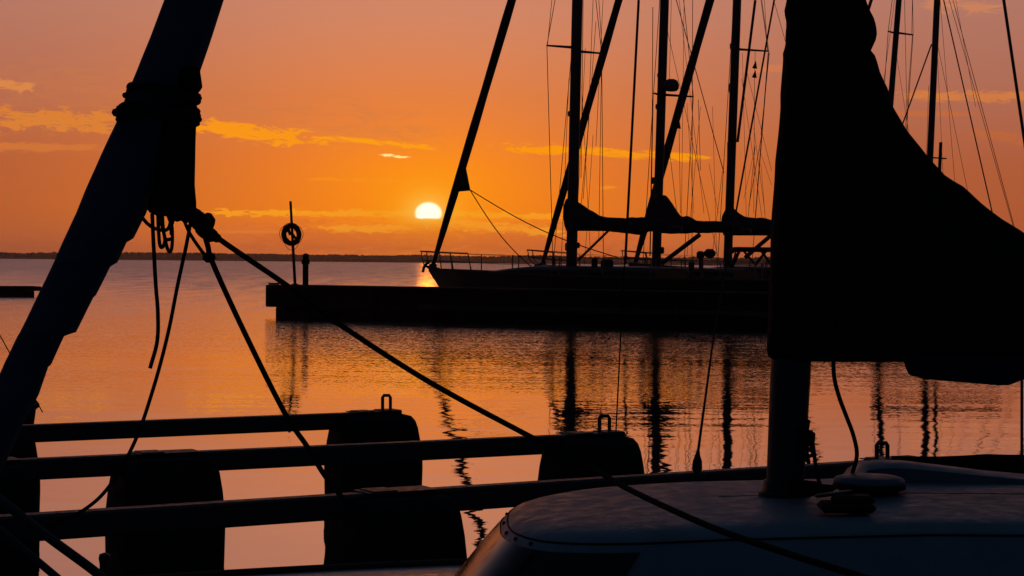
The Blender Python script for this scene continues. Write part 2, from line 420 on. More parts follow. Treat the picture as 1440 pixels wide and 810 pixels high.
pt = MB(); pt.lathe(mp, (0, 0, 1), [(.095, 0), (.095, .85), (.105, .88), (.105, .95), (.08, 1.0), (.03, 1.02)], 16); pt.build('shaft', M['pier_wood'], post)
for hh in (.70, .745, .79):
    MB().tube([mp + Vector((math.cos(6.283 * k / 20) * .115, math.sin(6.283 * k / 20) * .115, hh + .015 * math.sin(6.283 * k / 20))) for k in range(20)], .022, 6, True).build('rope_turn', M['rope'], post)

pl_, pr_ = at(-60, 408, 86), at(51, 408, 88)
pl_.z = pr_.z = 0; pdv = (pr_ - pl_).normalized(); pnv = Vector((-pdv.y, pdv.x, 0))
pon = empty('floating_pontoon', (pl_ + pr_) / 2, 'low flat dark pontoon out on the water left of the slanting furled jib', 'pontoon')
MB().box((pl_ + pr_) / 2 + UZ * .38, ((pr_ - pl_).length, 1.6, .22), (pdv, pnv, UZ), .03).build('deck', M['pier_wood'], pon)
for q in (.2, .5, .8):
    MB().box(pl_.lerp(pr_, q) + UZ * .12, (.92, 1.3, .34), (pdv, pnv, UZ), .05).build('float', M['float_plastic'], pon)

# ------------------------------------------------------------------ moored yachts
YAW = R(33)
HD = Vector((-math.cos(YAW), math.sin(YAW), 0)); AB = Vector((math.sin(YAW), math.cos(YAW), 0))   # heading and far-side beam
def yacht(name, label, P):
    d0 = P['d']; mb = at(P['mast'][0], P['mast'][1], d0); root_ = empty(name, (mb.x, mb.y, 0), label, 'sailing yacht', 'sailing yachts moored behind the jetty')
    pp, pn = Vector((mb.x, mb.y, 0)), AB
    on = lambda x, y: atplane(x, y, pp, pn)            # photo position on the boat's centre plane
    fw = lambda q: (q - pp).dot(HD)                    # metres forward of the mast
    def wp(f, a, z): return pp + HD * f + AB * a + UZ * z
    bow = on(*P['bow']); L1 = fw(bow); LOA = P['loa']; zb = bow.z; bm = P['beam'] / 2
    # hull: sections from stem to transom
    rows = []; N = 26
    for i in range(N + 1):
        t = i / N; f = L1 - LOA * t
        hb_ = bm * (math.sin(min(1, t / .62) * math.pi / 2) ** .8 if t < .62 else 1 - .28 * ((t - .62) / .38) ** 2)
        hb_ = max(hb_, .05); sh = zb - (zb - P['zs']) * (1 - (1 - t) ** 2) * 1.0
        oh = 1.0 * max(0, 1 - t * 7) ** 1.0             # raked stem
        keel = -.45 * math.sin(min(1, max(0, t - .04) / .3) * math.pi / 2) if t > .04 else 0
        ring = []
        for a in range(17):
            u = a / 16; th = (u - .5) * math.pi
            yy = math.sin(th); cz = math.cos(th)
            ring.append(wp(f - oh * 0 - (1 - t) ** 8 * .0, 0, 0) + AB * (hb_ * (abs(yy) ** .55) * (1 if yy > 0 else -1)) + UZ * (sh + (keel - sh) * (cz ** .9) if t > .0 else sh - .25 * cz))
        # stem rake: pull low points aft near the bow
        if t < .12:
            k = 1 - t / .12
            ring = [q - HD * (k * 1.05 * max(0, (sh - q.z) / max(.1, sh))) for q in ring]
        rows.append(ring)
    h = MB(); h.grid(rows, True, True)
    hull = h.build('hull', P.get('hm', M['navy_hull']), root_)
    def edge(t, s):
        hb_ = bm * (math.sin(min(1, t / .62) * math.pi / 2) ** .8 if t < .62 else 1 - .28 * ((t - .62) / .38) ** 2)
        return wp(L1 - LOA * t, s * max(.05, hb_), zb - (zb - P['zs']) * (1 - (1 - t) ** 2))
    for s in (-1, 1):
        MB().tube([edge(.004 + .99 * k / 24, s) + UZ * .02 for k in range(25)], .035, 6).build('toe_rail', M['teak'], root_)
    # coachroof
    c0, c1, ch = P.get('cabin', (L1 - 3.0, -3.6, .32)); rows = []
    dz = zb - (zb - P['zs']) * .8
    for i in range(13):
        t = i / 12; f = c0 + (c1 - c0) * t; hw = bm * .6 * min(1, .45 + t * 1.4); hh = ch * min(1, t * 2.4 + .06) * (1 if t < .97 else .9)
        rows.append([wp(f, hw * x, dz - .05 + hh * z) for x, z in ((-1, 0), (-.96, .7), (-.8, .95), (0, 1.08), (.8, .95), (.96, .7), (1, 0))])
    cab = MB(); cab.grid(rows); cab = cab.build('cabin', M['navy_hull'] if P.get('darkcabin', True) else M['gelcoat'], root_)
    for s in (-1, 1):
        for k in range(3):
            f = c0 + (c1 - c0) * (.35 + .2 * k); MB().box(wp(f, s * (bm * .6 * .985), dz + ch * .32), (.6, .03, ch * .32), (HD, AB, UZ), .012).build('window', M['smoked_glass'], root_, parent=cab)
    # mast and spreaders
    mt = on(*P['masttop']); mr = P['mr']
    mast = MB(); mast.tube([mb - UZ * .25, mb.lerp(mt, .5), mt], [mr, mr * .97, mr * .8], 14); mast = mast.build('mast', M['dark_alloy'], root_)
    mz = lambda y: on(P['mast'][0] + (P['masttop'][0] - P['mast'][0]) * (y - P['mast'][1]) / (P['masttop'][1] - P['mast'][1]), y)
    tips = []
    for (x, y), s in zip(P.get('tips', []), P.get('tipside', (-1, 1))):
        m0 = mz(y + (3 if s < 0 else -3)); tp = at(x, y, m0.dot(fwd) - EYE.dot(fwd) + s * P.get('tipd', 1.0))
        MB().tube([m0, tp], [.05, .03], 6).build('spreader', M['dark_alloy'], root_); tips.append((tp, s))
    wr = P.get('wr', .013)
    for tp, s in tips:
        up_ = mz(-200); MB().tube([up_, tp], wr, 5).build('shroud', M['wire'], root_)
        MB().tube([tp, edge(min(.95, (L1 + .3) / LOA), s) + UZ * .02], wr, 5).build('shroud', M['wire'], root_)
    for (x0, y0, x1, y1, r_) in P.get('lines', []):
        MB().tube([on(x0, y0), on(x1, y1)], r_, 5).build('stay', M['wire'], root_)
    # furled genoa on its forestay
    g = P.get('genoa')
    if g:
        a, e = on(*g[0]), on(*g[1]); pts = [a.lerp(e, k / 14) for k in range(15)]
        prof = [g[2] * (.45 if k == 0 else .75 if k == 1 else 1.0 if k < 11 else 1.0 - .1 * (k - 10)) * (1 + .06 * math.sin(k * 2.1)) for k in range(15)]
        ge = MB(); ge.tube(pts, prof, 10); ge = ge.build('furled_genoa', M['navy_canvas'], root_)
        MB().lathe(a, (0, 0, 1), [(.10, -.12), (.14, -.1), (.14, .02), (.08, .06)], 12).build('furler_drum', M['steel'], root_)
        MB().tube([wp(L1 - .1, 0, zb), a], .03, 6).build('forestay_foot', M['steel'], root_)
        cl = P.get('clew')
        if cl:
            q = [on(*p) for p in cl]; cb = MB(); cb.grid([[v - AB * .03 for v in q], [v + AB * .03 for v in q]]); cb.build('clew', M['navy_canvas'], root_, smooth=False, parent=ge)
        for (x0, y0, x1, y1) in P.get('gsheets', []):
            p0, p1 = on(x0, y0), on(x1, y1); sg = [p0.lerp(p1, k / 10) - UZ * (.25 * math.sin(math.pi * k / 10)) for k in range(11)]
            MB().tube(sg, .018, 5).build('genoa_sheet', M['rope'], root_)
    # boom and sail cover
    cv_ = P.get('cover')
    if cv_:
        rows = []; up = []
        xs_ = [r[0] for r in cv_]
        n = 40
        for i in range(n + 1):
            x = xs_[0] + (xs_[-1] - xs_[0]) * i / n
            for p, q in zip(cv_, cv_[1:]):
                if p[0] <= x <= q[0]:
                    t = (x - p[0]) / (q[0] - p[0]); yt = p[1] + (q[1] - p[1]) * t; yb = p[2] + (q[2] - p[2]) * t
                    A_, B_ = on(x, yt), on(x, yb); c_ = (A_ + B_) / 2; hh = (A_ - B_).length / 2; ring = []
                    for k in range(14):
                        an = 6.28318 * k / 14
                        nz = mnoise.noise(Vector((x * .12, k * .9, d0))) * .025
                        ring.append(c_ + UZ * (math.sin(an) * (hh + nz)) + AB * (math.cos(an) * (min(.24, hh * .8) + nz)))
                    rows.append(ring); break
        sc = MB(); sc.grid(rows); sc.build('sail_cover', M['navy_canvas'], root_)
        bx0, bx1 = cv_[0], cv_[-1]
        MB().tube([on(bx0[0], bx0[2] - 1), on(bx1[0] + 14, bx1[2] - 1)], .09, 10).build('boom', M['dark_alloy'], root_)
    if 'vang' in P:
        x0, y0, x1, y1 = P['vang']; MB().tube([on(x0, y0), on(x1, y1)], P.get('vr', .06), 8).build('boom_vang', M['dark_alloy'], root_)
    # bow pulpit, stanchions, guard wires
    ph = P.get('ph', .62)
    if ph:
        tipz = wp(L1 + .28, 0, zb + ph)
        for hgt in (1.0, .5):
            pts = [edge(.085, -1) + UZ * ph * hgt, edge(.045, -1) + UZ * ph * hgt, wp(L1 + .22 * hgt, -.16, zb + ph * hgt * 1.03), wp(L1 + .22 * hgt, .16, zb + ph * hgt * 1.03), edge(.045, 1) + UZ * ph * hgt, edge(.085, 1) + UZ * ph * hgt]
            if hgt == 1.0: pu = MB(); pu.tube(curve(pts, 5), .022, 6)
            else: pu.tube(curve(pts, 5), .018, 6)
        for t_, s in ((.085, -1), (.085, 1), (.045, -1), (.045, 1)):
            pu.tube([edge(t_ + .008, s), edge(t_, s) + UZ * ph], .02, 6)
        for s in (-1, 1): pu.tube(curve([wp(L1 - .15, s * .14, zb), wp(L1 + .12, s * .16, zb + ph * .35), wp(L1 + .22, s * .16, zb + ph * 1.03)], 4), .02, 6)
        pu.build('bow_pulpit', M['steel'], root_)
        for s in (-1, 1):
            for k in range(7):
                t_ = .19 + .115 * k; MB().tube([edge(t_, s * .97), edge(t_, s * .97) + UZ * ph], .02, 6).build('stanchion', M['steel'], root_)
            for hgt in (.98, .52):
                MB().tube([edge(.085 + .795 * k / 16, s * .97) + UZ * ph * hgt for k in range(17)], .007, 5).build('guard_wire', M['wire'], root_)
    return dict(root=root_, on=on, wp=wp, edge=edge, L1=L1, zb=zb, dz=dz, mz=mz, bm=bm, LOA=LOA)

A = yacht('sailing_yacht', 'dark yacht whose bow rail and furled genoa rise right beside the setting sun', dict(
    d=62, mast=(803.5, 372), masttop=(820, -360), bow=(603, 379), loa=15.2, beam=3.7, zs=1.32, mr=.185, cabin=(4.6, -3.8, .40), tips=[(769, 64), (846, 75)],
    genoa=((609, 373), (818, -330), .145), clew=[(654, 232), (661, 268), (639, 270)], gsheets=[(661, 267, 748, 376), (661, 267, 868, 362)],
    cover=[(797, 279, 322), (801, 278, 323), (812, 283, 323), (826, 293, 323), (842, 303, 324), (858, 306, 326), (885, 306, 329), (900, 305, 331), (915, 307, 325), (945, 309, 323)],
    vang=(857, 323, 813, 366), vr=.045, ph=.62,
    lines=[(776, 0, 770, 62, .011), (803, 82, 778, 372, .012), (800, 110, 789, 372, .01), (834, 0, 827, 180, .01), (842, 0, 847, 74, .011), (827, 180, 816, 300, .01), (838, 30, 820, 280, .010), (820, 0, 817, 250, .012), (846, 76, 842, 340, .010), (823, 68, 812, 300, .008), (848, 0, 838, 205, .009), (834, 190, 822, 372, .008), (818, 120, 831, 372, .008)]))
B = yacht('sailing_yacht', 'middle yacht with a round radar dome on its mast and a peaked sail cover', dict(
    d=66.5, mast=(922.5, 372), masttop=(946, -350), bow=(752, 373), loa=13.2, beam=3.5, zs=1.3, mr=.165, tips=[(919, 131), (975, 136)], tipd=.6,
    genoa=((763, 371), (944, -255), .14),
    cover=[(916, 285, 322), (919, 276, 326), (924, 273, 328), (936, 274, 329), (944, 285, 329), (953, 300, 329), (958, 305, 329), (966, 303, 329), (973, 306, 328), (978, 310, 328), (1020, 311, 327), (1042, 313, 326)],
    vang=(984, 330, 931, 370), vr=.085, ph=.55, cabin=(2.6, -3.6, .34),
    lines=[(898, 0, 879, 372, .05), (951, 0, 1018, 243, .016), (962, 0, 958, 330, .008), (974, 0, 973, 372, .012), (918, 10, 917, 190, .014), (918, 140, 914, 360, .025), (940, 200, 952, 300, .01), (982, 140, 985, 240, .010), (985, 150, 966, 360, .008), (1016, 240, 1000, 372, .008), (938, 40, 1012, 372, .009), (944, 0, 941, 125, .009), (955, 0, 990, 300, .008), (966, 145, 976, 300, .007), (997, 230, 1010, 300, .007), (1002, 150, 1008, 372, .007)]))
C = yacht('sailing_yacht', 'yacht moored farthest along the jetty, cloth signal cones hanging near its spreader', dict(
    d=71, mast=(1023, 370), masttop=(1049, -340), bow=(884, 371), loa=12.6, beam=3.5, zs=1.35, mr=.17, tips=[(1028, 65), (1081, 72)], tipd=.6,
    genoa=((893, 371), (1047, -170), .16),
    cover=[(1018, 300, 329), (1022, 291, 331), (1030, 291, 331), (1037, 298, 331), (1045, 304, 331), (1056, 306, 330), (1075, 306, 330), (1085, 309, 330), (1120, 312, 329)],
    vang=(1083, 332, 1048, 362), vr=.085, ph=.5, cabin=(2.4, -3.4, .36),
    lines=[(1062, 0, 1037, 200, .055), (1070, 0, 1080, 72, .010), (1080, 74, 1060, 330, .010), (1082, 74, 1070, 190, .012), (1071, 190, 1053, 290, .012), (1029, 75, 1027, 370, .012), (1024, 200, 1022, 365, .045), (1043, 110, 1075, 330, .008), (1050, 100, 1085, 240, .008), (1062, 205, 1052, 305, .010), (1060, 180, 1076, 300, .008), (1088, 0, 1105, 60, .010), (1075, 0, 1079, 71, .009), (1044, 75, 1050, 330, .007), (1068, 210, 1085, 260, .007), (1046, 280, 1062, 205, .007), (1070, 230, 1078, 330, .007)]))
Dy = yacht('sailing_yacht', 'yacht behind the black mainsail, its thin mast with a short spreader rising above the sail', dict(
    d=76, mast=(1234, 368), masttop=(1291, -330), bow=(1110, 370), loa=11.5, beam=3.3, zs=1.3, mr=.125, tips=[(1249, 44), (1284, 49)], tipd=.5, ph=.5,
    genoa=((1112, 369), (1302, -250), .07), cover=[(1230, 300, 330), (1234, 296, 331), (1250, 306, 331), (1300, 310, 330), (1340, 314, 329)],
    lines=[(1258, 0, 1242, 120, .009), (1272, 0, 1276, 190, .010), (1283, 0, 1282, 48, .009), (1283, 50, 1268, 250, .010), (1258, 60, 1280, 200, .008)]))
Ey = yacht('sailing_yacht', 'rightmost yacht, its mast and fan of backstays seen over the sloping black mainsail', dict(
    d=80, mast=(1301, 368), masttop=(1333, -330), bow=(1180, 370), loa=12, beam=3.3, zs=1.3, mr=.145, ph=.5,
    cover=[(1297, 300, 330), (1301, 296, 331), (1318, 306, 331), (1380, 310, 330), (1410, 314, 329)],
    lines=[(1310, 62, 1268, 178, .032), (1327, 0, 1412, 372, .028), (1322, 0, 1352, 372, .009), (1335, 0, 1440, 372, .012), (1340, 0, 1432, 340, .014), (1344, 0, 1372, 150, .009), (1318, 70, 1332, 372, .008), (1318, 60, 1382, 372, .010), (1306, 120, 1298, 372, .009), (1410, -10, 1460, 330, .07)]))
for Y_, pts in ((A, ((802, 160, .16), (801, 288, .2), (799, 347, .22), (812, 345, .16))), (B, ((927, 106, .14), (925, 150, .16), (919, 254, .2), (930, 352, .2))), (C, ((1030, 65, .2), (1028, 122, .2), (1028, 127, .16), (1029, 352, .2)))):
    for x, y, sz in pts:
        MB().box(Y_['on'](x, y), (sz, .12, sz * 1.2), (HD, AB, UZ), .03).build('mast_fitting', M['dark_alloy'], Y_['root'])
al = A['wp'](A['L1'] + .1, -.12, A['zb'] + .12)
an = MB(); an.tube([al, A['wp'](A['L1'] - .55, -.14, A['zb'] + .02)], .045, 6); an.tube(curve([al + Vector((-.06, 0, -.22)), al, al + HD * -.2 + UZ * .16], 4), .05, 6); an.build('anchor', M['steel'], A['root'])
# mizzen mast of the last yacht
q = Ey['on']; mzb, mzt = q(1316, 360), q(1323, 200)
mzm = MB(); mzm.tube([mzb, mzt], [.09, .07], 8); mzm = mzm.build('mizzen_mast', M['dark_alloy'], Ey['root'])
MB().tube([at(1300, 221, 76.5), at(1331, 223, 76.5)], .03, 6).build('spreader', M['dark_alloy'], Ey['root'], parent=mzm)
# radar dome with bracket
o = B['on']; rd = o(944, 120)
br = MB(); br.tube([o(932, 126), o(944, 126)], .06, 6); br = br.build('radar_bracket', M['dark_alloy'], B['root'])
MB().lathe(rd - UZ * .2, (0, 0, 1), [(.10, -.02), (.20, 0), (.27, .08), (.28, .22), (.23, .36), (.12, .42), (.02, .43)], 18).build('radar_dome', M['dark_alloy'], B['root'])
# deck gear aft on the middle yacht and the nearest yacht
def blk(root_, name, x0, y0, x1, y1, d, m, dep=.35, bev=.06):
    a, e = at(x0, y0, d), at(x1, y1, d); c_ = (a + e) / 2
    return MB().box(c_, (abs(e.x - a.x), dep, abs(a.z - e.z)), None, bev).build(name, m, root_)
blk(B['root'], 'stern_locker', 980, 353, 990, 364, 61.5, M['navy_canvas'])
blk(B['root'], 'outboard_cover', 990, 350, 1006, 363, 61.5, M['navy_canvas'], .4, .1)
blk(B['root'], 'outboard_leg', 983, 362, 989, 380, 61.5, M['dark_alloy'], .12, .03)
blk(B['root'], 'cowl_vent', 968, 367, 976, 392, 61.6, M['steel'], .2, .06)
blk(A['root'], 'windlass', 661, 375, 663, 381, 61.9, M['steel'], .15, .02)
blk(A['root'], 'deck_box', 845, 365, 862, 386, 61.0, M['navy_canvas'], .5, .06)
blk(A['root'], 'life_raft', 832, 361, 840, 386, 61.0, M['navy_canvas'], .4, .08)
blk(B['root'], 'anchor_windlass', 776, 361, 781, 373, 66.5, M['steel'], .2, .04)
bf = MB(); o = C['on']
bf.box((at(1058, 351, 66.5)), (1.45, 1.5, .17), None, .06); bf.tube([at(1035, 352, 66.5), at(1030, 372, 66.5)], .03, 6); bf.tube([at(1078, 352, 66.5), at(1062, 373, 66.5)], .05, 6)
bf.tube([at(1045, 352, 66.5), at(1062, 372, 66.5)], .04, 6); bf.tube([at(1040, 352, 66.5), at(1028, 378, 66.5)], .06, 6); bf.tube([at(1070, 352, 66.5), at(1085, 373, 66.5)], .05, 6)
bf.build('bimini', M['navy_canvas'], C['root'])
# signal cones hung on their halyards
def cones(pts, d, r_, label):
    p0 = at(*pts[0], d); rt = empty('signal_cone_string', p0, label, 'signal shapes', None)
    for (x, y, hgt) in pts_c[label]:
        c_ = at(x, y, d); k = hgt / F * d
        MB().lathe(c_, (.15, .1, 1), [(r_ * .95, -k / 2), (r_ * .6, -k * .1), (r_ * .12, k / 2)], 10).build('cone', M['flag'], rt)
    MB().tube([at(x, y, d) for x, y in pts], .009, 5).build('halyard', M['rope'], rt)
pts_c = {'three small dark cones strung below the radar mast spreader': [(953.5, 148, 9), (954, 164, 9), (955, 176, 9)],
         'pair of small dark cones hanging under the spreader of the farthest jetty yacht': [(1062, 91, 10), (1061.5, 104, 10)]}
cones([(954, 134), (955, 184), (957, 300)], 65.5, .085, list(pts_c)[0])
cones([(1062, 71), (1061, 112), (1060, 300)], 70, .10, list(pts_c)[1])

# ------------------------------------------------------------------ floating mooring booms
ZB = .68                                # height of the bars' tops above water
def boom(label, p0, p1, floats, handle, capx):
    a, e = atz(*p0, ZB), atz(*p1, ZB); dv = (e - a); ln = dv.length; dv.normalize(); nv = Vector((-dv.y, dv.x, 0))
    rt = empty('mooring_boom', Vector(((a.x + e.x) / 2, (a.y + e.y) / 2, 0)), label, 'mooring boom', 'floating mooring booms beside the boat')
    MB().box((a + e) / 2 - UZ * .061, (ln, .10, .122), (dv, nv, UZ), .012).build('bar', M['galvanised'], rt)
    line_n = Vector((nv.x, nv.y, 0))
    for fx0, fx1, fy, low in floats:
        c0, c1 = atplane(fx0, fy, a, line_n), atplane(fx1, fy, a, line_n); cc = (c0 + c1) / 2; hw = (c1 - c0).length / 2 * .87; rows = []
        for z, kx, ky in ((-.30, .92, .9), (-.27, .955, .96), (.0, .98, 1.0), (.16, 1.0, 1.0), (.20, 1.0, .99), (.30, .955, .94), (.37, .91, .86), (.405, .865, .78), (.428, .79, .66), (.436, .66, .5)):
            ring = []
            for k in range(40):
                t = 6.28318 * k / 40; ca, sa = math.cos(t), math.sin(t); pw = .32
                ring.append(Vector((cc.x, cc.y, 0)) + dv * (hw * kx * abs(ca) ** pw * (1 if ca > 0 else -1)) + nv * (.235 * ky * abs(sa) ** pw * (1 if sa > 0 else -1)) + UZ * (z * 1.51 - low))
            rows.append(ring)
        fl = MB(); fl.grid(rows); fl.build('float', M['float_plastic'], rt)
        bk = MB(); bk.box(Vector((cc.x, cc.y, ZB + .003)), (.40, .18, .006), (dv, nv, UZ), .004)
        bk.box(Vector((cc.x, cc.y, ZB + .0085)) - dv * .1, (.14, .15, .007), (dv, nv, UZ), .004); bk.build('bracket', M['galvanised'], rt)
    if handle:
        hx0, hx1, hy0, hy1 = handle
        q = [atplane(x, y, a, line_n) for x, y in ((hx0, hy1), (hx0, hy0 + 3), (hx0 + 2, hy0), (hx1 - 2, hy0), (hx1, hy0 + 3), (hx1, hy1))]
        hd = MB(); hd.tube(q, .013, 8); hd.build('mooring_eye', M['galvanised'], rt)
        bc = atplane(capx, hy1 + 5, a, line_n)
        MB().box(bc, (.17, .17, .07), (dv, nv, UZ), .008).build('end_cap', M['galvanised'], rt)
    return rt
boom('short slim mooring boom farthest out on the water, with a steel eye at its tip', (20, 598), (548, 578), [(-85, 57, 640, 0), (460, 589, 620, 0)], (538, 549, 556, 577), 545)
boom('long middle mooring boom ending in a rounded float and steel eye below the yachts', (-30, 648), (864, 608), [(-110, 57, 700, 0), (147, 315, 700, 0), (763, 899, 650, 0)], (843, 857, 585, 608), 856)
boom('nearest mooring boom passing close behind the white cabin roof', (-30, 727), (1262, 645), [(-150, -20, 760, .0), (462, 648, 745, 0), (1172, 1338, 690, 0)], (1233, 1248, 623, 648), 1242)

# ------------------------------------------------------------------ the near boat
MB_X = at(1104, 686, 6.2); MX, MY = MB_X.x, 6.2 * 1.0
boat = empty('sailboat', Vector((MX, MY, 0)), 'small sailboat close up with white cabin roof, black gathered mainsail and lashed furled jib', 'sailboat')
CY = MY
def half(x):                            # half beam of the deck at x
    t = (x + 1.95) / 6.6
    return 1.22 * max(0.0, math.sin(min(1, t / .6) * math.pi / 2)) ** .72 * (1 - .22 * max(0, (t - .6) / .4) ** 2) if t > 0 else 0.0
def dz_(x): return .682 + .0 * max(0, (-x - .2) / 1.75) ** 2 + .012 * max(0, x) ** 1.5
rows = []
for i in range(41):
    x = -1.95 + 6.6 * i / 40; hb_ = max(.015, half(x)); s = dz_(x); t = i / 40; ring = []
    kd = -.42 * math.sin(min(1, t / .35) * math.pi / 2)
    for a in range(21):
        th = (a / 20 - .5) * math.pi; yy, cz = math.sin(th), math.cos(th)
        p = Vector((x, CY + hb_ * abs(yy) ** .5 * (1 if yy > 0 else -1), s + (kd - s) * cz ** .85))
        if t < .12: p.x += (1 - t / .12) * .55 * max(0, (s - p.z) / s)
        ring.append(p)
    rows.append(ring)
hl = MB(); hl.grid([[r[0]] + r[1:-1] + [r[-1]] for r in rows], False); hl.f.append(tuple(range(40 * 21, 41 * 21))); hl.build('hull', M['gelcoat'], boat)
rows = []
for i in range(41):
    x = -1.95 + 6.6 * i / 40; hb_ = max(.015, half(x)) - .006
    rows.append([Vector((x, CY + hb_ * u, dz_(x) - .004 + .03 * (1 - u * u))) for u in [k / 6 - 1 for k in range(13)]])
dk = MB(); dk.grid(rows, False); dk.build('deck', M['deck_paint'], boat)
for s in (1, -1):
    MB().tube([Vector((x, CY + s * (half(x) - .012), dz_(x) + .009)) for x in [-1.93 + 6.5 * k / 50 for k in range(51)]], .012, 8).build('toe_rail', M['teak'], boat)
def RZ(x): return 1.024 + .06 * max(0, min(1.0, x) - .1)
# coachroof: plan contours stacked from deck to crown
def contour(xf, hw, z, camber=0.0, n=30, xe=3.2, pw=3.0):
    pts = []
    L_ = hw * 1.02
    for k in range(n + 1):
        t = (k / n - .5) * math.pi; ca, sa = math.cos(t), math.sin(t)
        pts.append(Vector((xf + L_ - L_ * abs(ca) ** (2 / pw), CY + .0 + hw * abs(sa) ** (2 / pw) * (1 if sa > 0 else -1), z)))
    full = [Vector((xe, CY - hw, z))] + [Vector((xe - (xe - xf - L_) * q, CY - hw, z)) for q in (.25, .5, .75)] + pts + [Vector((xe - (xe - xf - L_) * q, CY + hw, z)) for q in (.75, .5, .25)] + [Vector((xe, CY + hw, z))]
    return [p + UZ * ((.06 * max(0, min(1.0, p.x) - .1) - .025) * max(0, min(1, (z - .7) / .22))) for p in full]
lv = [(-.235, .70, .70), (-.16, .68, .80), (-.075, .655, .92), (-.015, .632, .992), (.0, .625, 1.006), (.012, .62, 1.014), (.04, .603, 1.024), (.085, .575, 1.032), (.15, .52, 1.037), (.26, .43, 1.041), (.42, .29, 1.045), (.6, .12, 1.048), (.7, .01, 1.049)]
rf = MB(); rf.grid([contour(*l) for l in lv], False); roof = rf.build('cabin', M['gelcoat'], boat)
# seam under the roof edge, smoked front window with its screws
MB().tube([p + (p - Vector((p.x + .4, CY, p.z))).normalized() * .001 for p in contour(-.007, .629, 1.000)], .0032, 5).build('roof_seam', M['rubber'], boat, parent=roof)
win = []
for xf, hw, z in ((-.195, .693, .755), (-.11, .668, .88), (-.030, .643, .976)):
    cc = contour(xf - .004, hw + .004, z); win.append(cc[6:-12])
wn = MB(); wn.grid(win, False); wn = wn.build('front_window', M['smoked_glass'], boat, parent=roof)
cc0 = contour(-.020, .637, .988)
scr = [(p, (-.9, -.3, .3)) for p in cc0[13:26:2]]
for q in (.22, .42, .62, .82, 1.0):
    scr.append((contour(-.022 - .19 * q, .637 + .053 * q, .988 - .245 * q)[19], (-.95, .0, .25)))
    if q > .5: scr.append((contour(-.022 - .19 * q, .637 + .053 * q, .988 - .245 * q)[16], (-.95, -.1, .25)))
for p, dr in scr:
    MB().lathe(p, dr, [(.0065, -.006), (.0065, .003), (.003, .0055)], 8).build('window_screw', M['rubber'], boat, parent=roof)
# far coaming / hatch garage
rows = []
for x, h_, t0, t1 in ((1.215, -.03, .30, .66), (1.24, .022, .31, .66), (1.27, .05, .32, .66), (1.33, .059, .32, .66), (1.42, .058, .32, .65), (1.55, .045, .31, .64), (1.7, .028, .31, .63), (1.9, .008, .30, .62), (2.3, -.02, .30, .61)):
    zb_ = 1.076
    zz = 1.0
    rows.append([Vector((x, CY + t0 + .0, zz)), Vector((x, CY + t0 + .02, zb_ + h_ * .8)), Vector((x, CY + t0 + .06, zb_ + h_)), Vector((x, CY + t1 - .14, zb_ + h_)), Vector((x, CY + t1 - .06, zb_ + h_ * .7)), Vector((x, CY + t1 - .04, .95))])
cg = MB(); cg.grid(rows); cg.build('hatch_coaming', M['gelcoat'], boat)
# mast with foot, cleats and lines
mb0 = Vector((MX, MY, RZ(MX) - .008)); mtop = atplane(1172, -700, mb0, Vector((0, 1, 0)))
sm = MB(); sm.tube([mb0, mb0.lerp(mtop, .12), mb0.lerp(mtop, .6), mtop], [.063, .068, .064, .05], 20); mastn = sm.build('mast', M['dark_alloy'], boat)
ft = MB(); ft.lathe(mb0, (0, 0, 1), [(.088, -.01), (.088, .012), (.075, .018), (.07, .05), (.062, .055)], 24); ft.build('mast_foot', M['galvanised'], boat)
k0 = at(1133, 622, 6.16)
ck = MB(); ck.tube([at(1137, 590, 6.16), at(1131, 606, 6.16), at(1131, 638, 6.16), at(1138, 652, 6.16)], [.007, .016, .016, .006], 8)
ck.tube([at(1118, 616, 6.16), at(1131, 616, 6.16)], .014, 8); ck.tube([at(1118, 632, 6.16), at(1131, 632, 6.16)], .014, 8); ck.build('horn_cleat', M['galvanised'], boat)
cw = MB()
for j in range(5): cw.tube([k0 + Vector((math.cos(6.283 * k / 14) * .026, math.sin(6.283 * k / 14) * .022, -.035 + j * .017 + .01 * math.sin(6.283 * k / 14 + j))) for k in range(14)], .007, 6, True)
cw.build('cleated_rope', M['rope'], boat)
MB().tube(curve([at(1140, 605, 6.12), at(1144, 630, 6.11), at(1147, 655, 6.1), at(1152, 678, 6.08), at(1160, 690, 6.05)], 6), .0065, 6).build('halyard_tail', M['rope'], boat)
lump = MB()
for j, (dx, dy) in enumerate(((0, 0), (.02, .01), (-.02, .0))):
    c_ = at(1158, 690, 6.02) + Vector((dx - .05, dy, -.004))
    lump.tube([c_ + Vector((math.cos(6.283 * k / 18) * (.075 - .01 * j), math.sin(6.283 * k / 18) * .05, .012 * j)) for k in range(18)], .008, 6, True)
lump.build('rope_coil', M['rope'], boat)
# round deck vent with bright rim
vc = at(1222, 688, 6.22); vz = RZ(vc.x); vc.z = vz
vt = MB(); vt.lathe(vc, (0, 0, 1), [(.098, -.012), (.100, .010), (.122, .014), (.122, .022), (.116, .034), (.10, .044), (.09, .047)], 36); vt = vt.build('deck_vent', M['rubber'], boat)
vr_ = MB(); vr_.lathe(vc, (0, 0, 1), [(.108, .030), (.118, .034), (.119, .041), (.112, .049), (.095, .054), (.05, .057), (.004, .058)], 40); vr_.build('lid', M['gelcoat'], boat, parent=vt)
MB().tube(curve([at(1198, 668, 6.3), at(1205, 640, 6.3), at(1200, 612, 6.28), at(1190, 585, 6.25), at(1180, 558, 6.22), at(1173, 530, 6.2), at(1172, 500, 6.2)], 6), .0072, 8).build('reefing_line', M['rope'], boat)
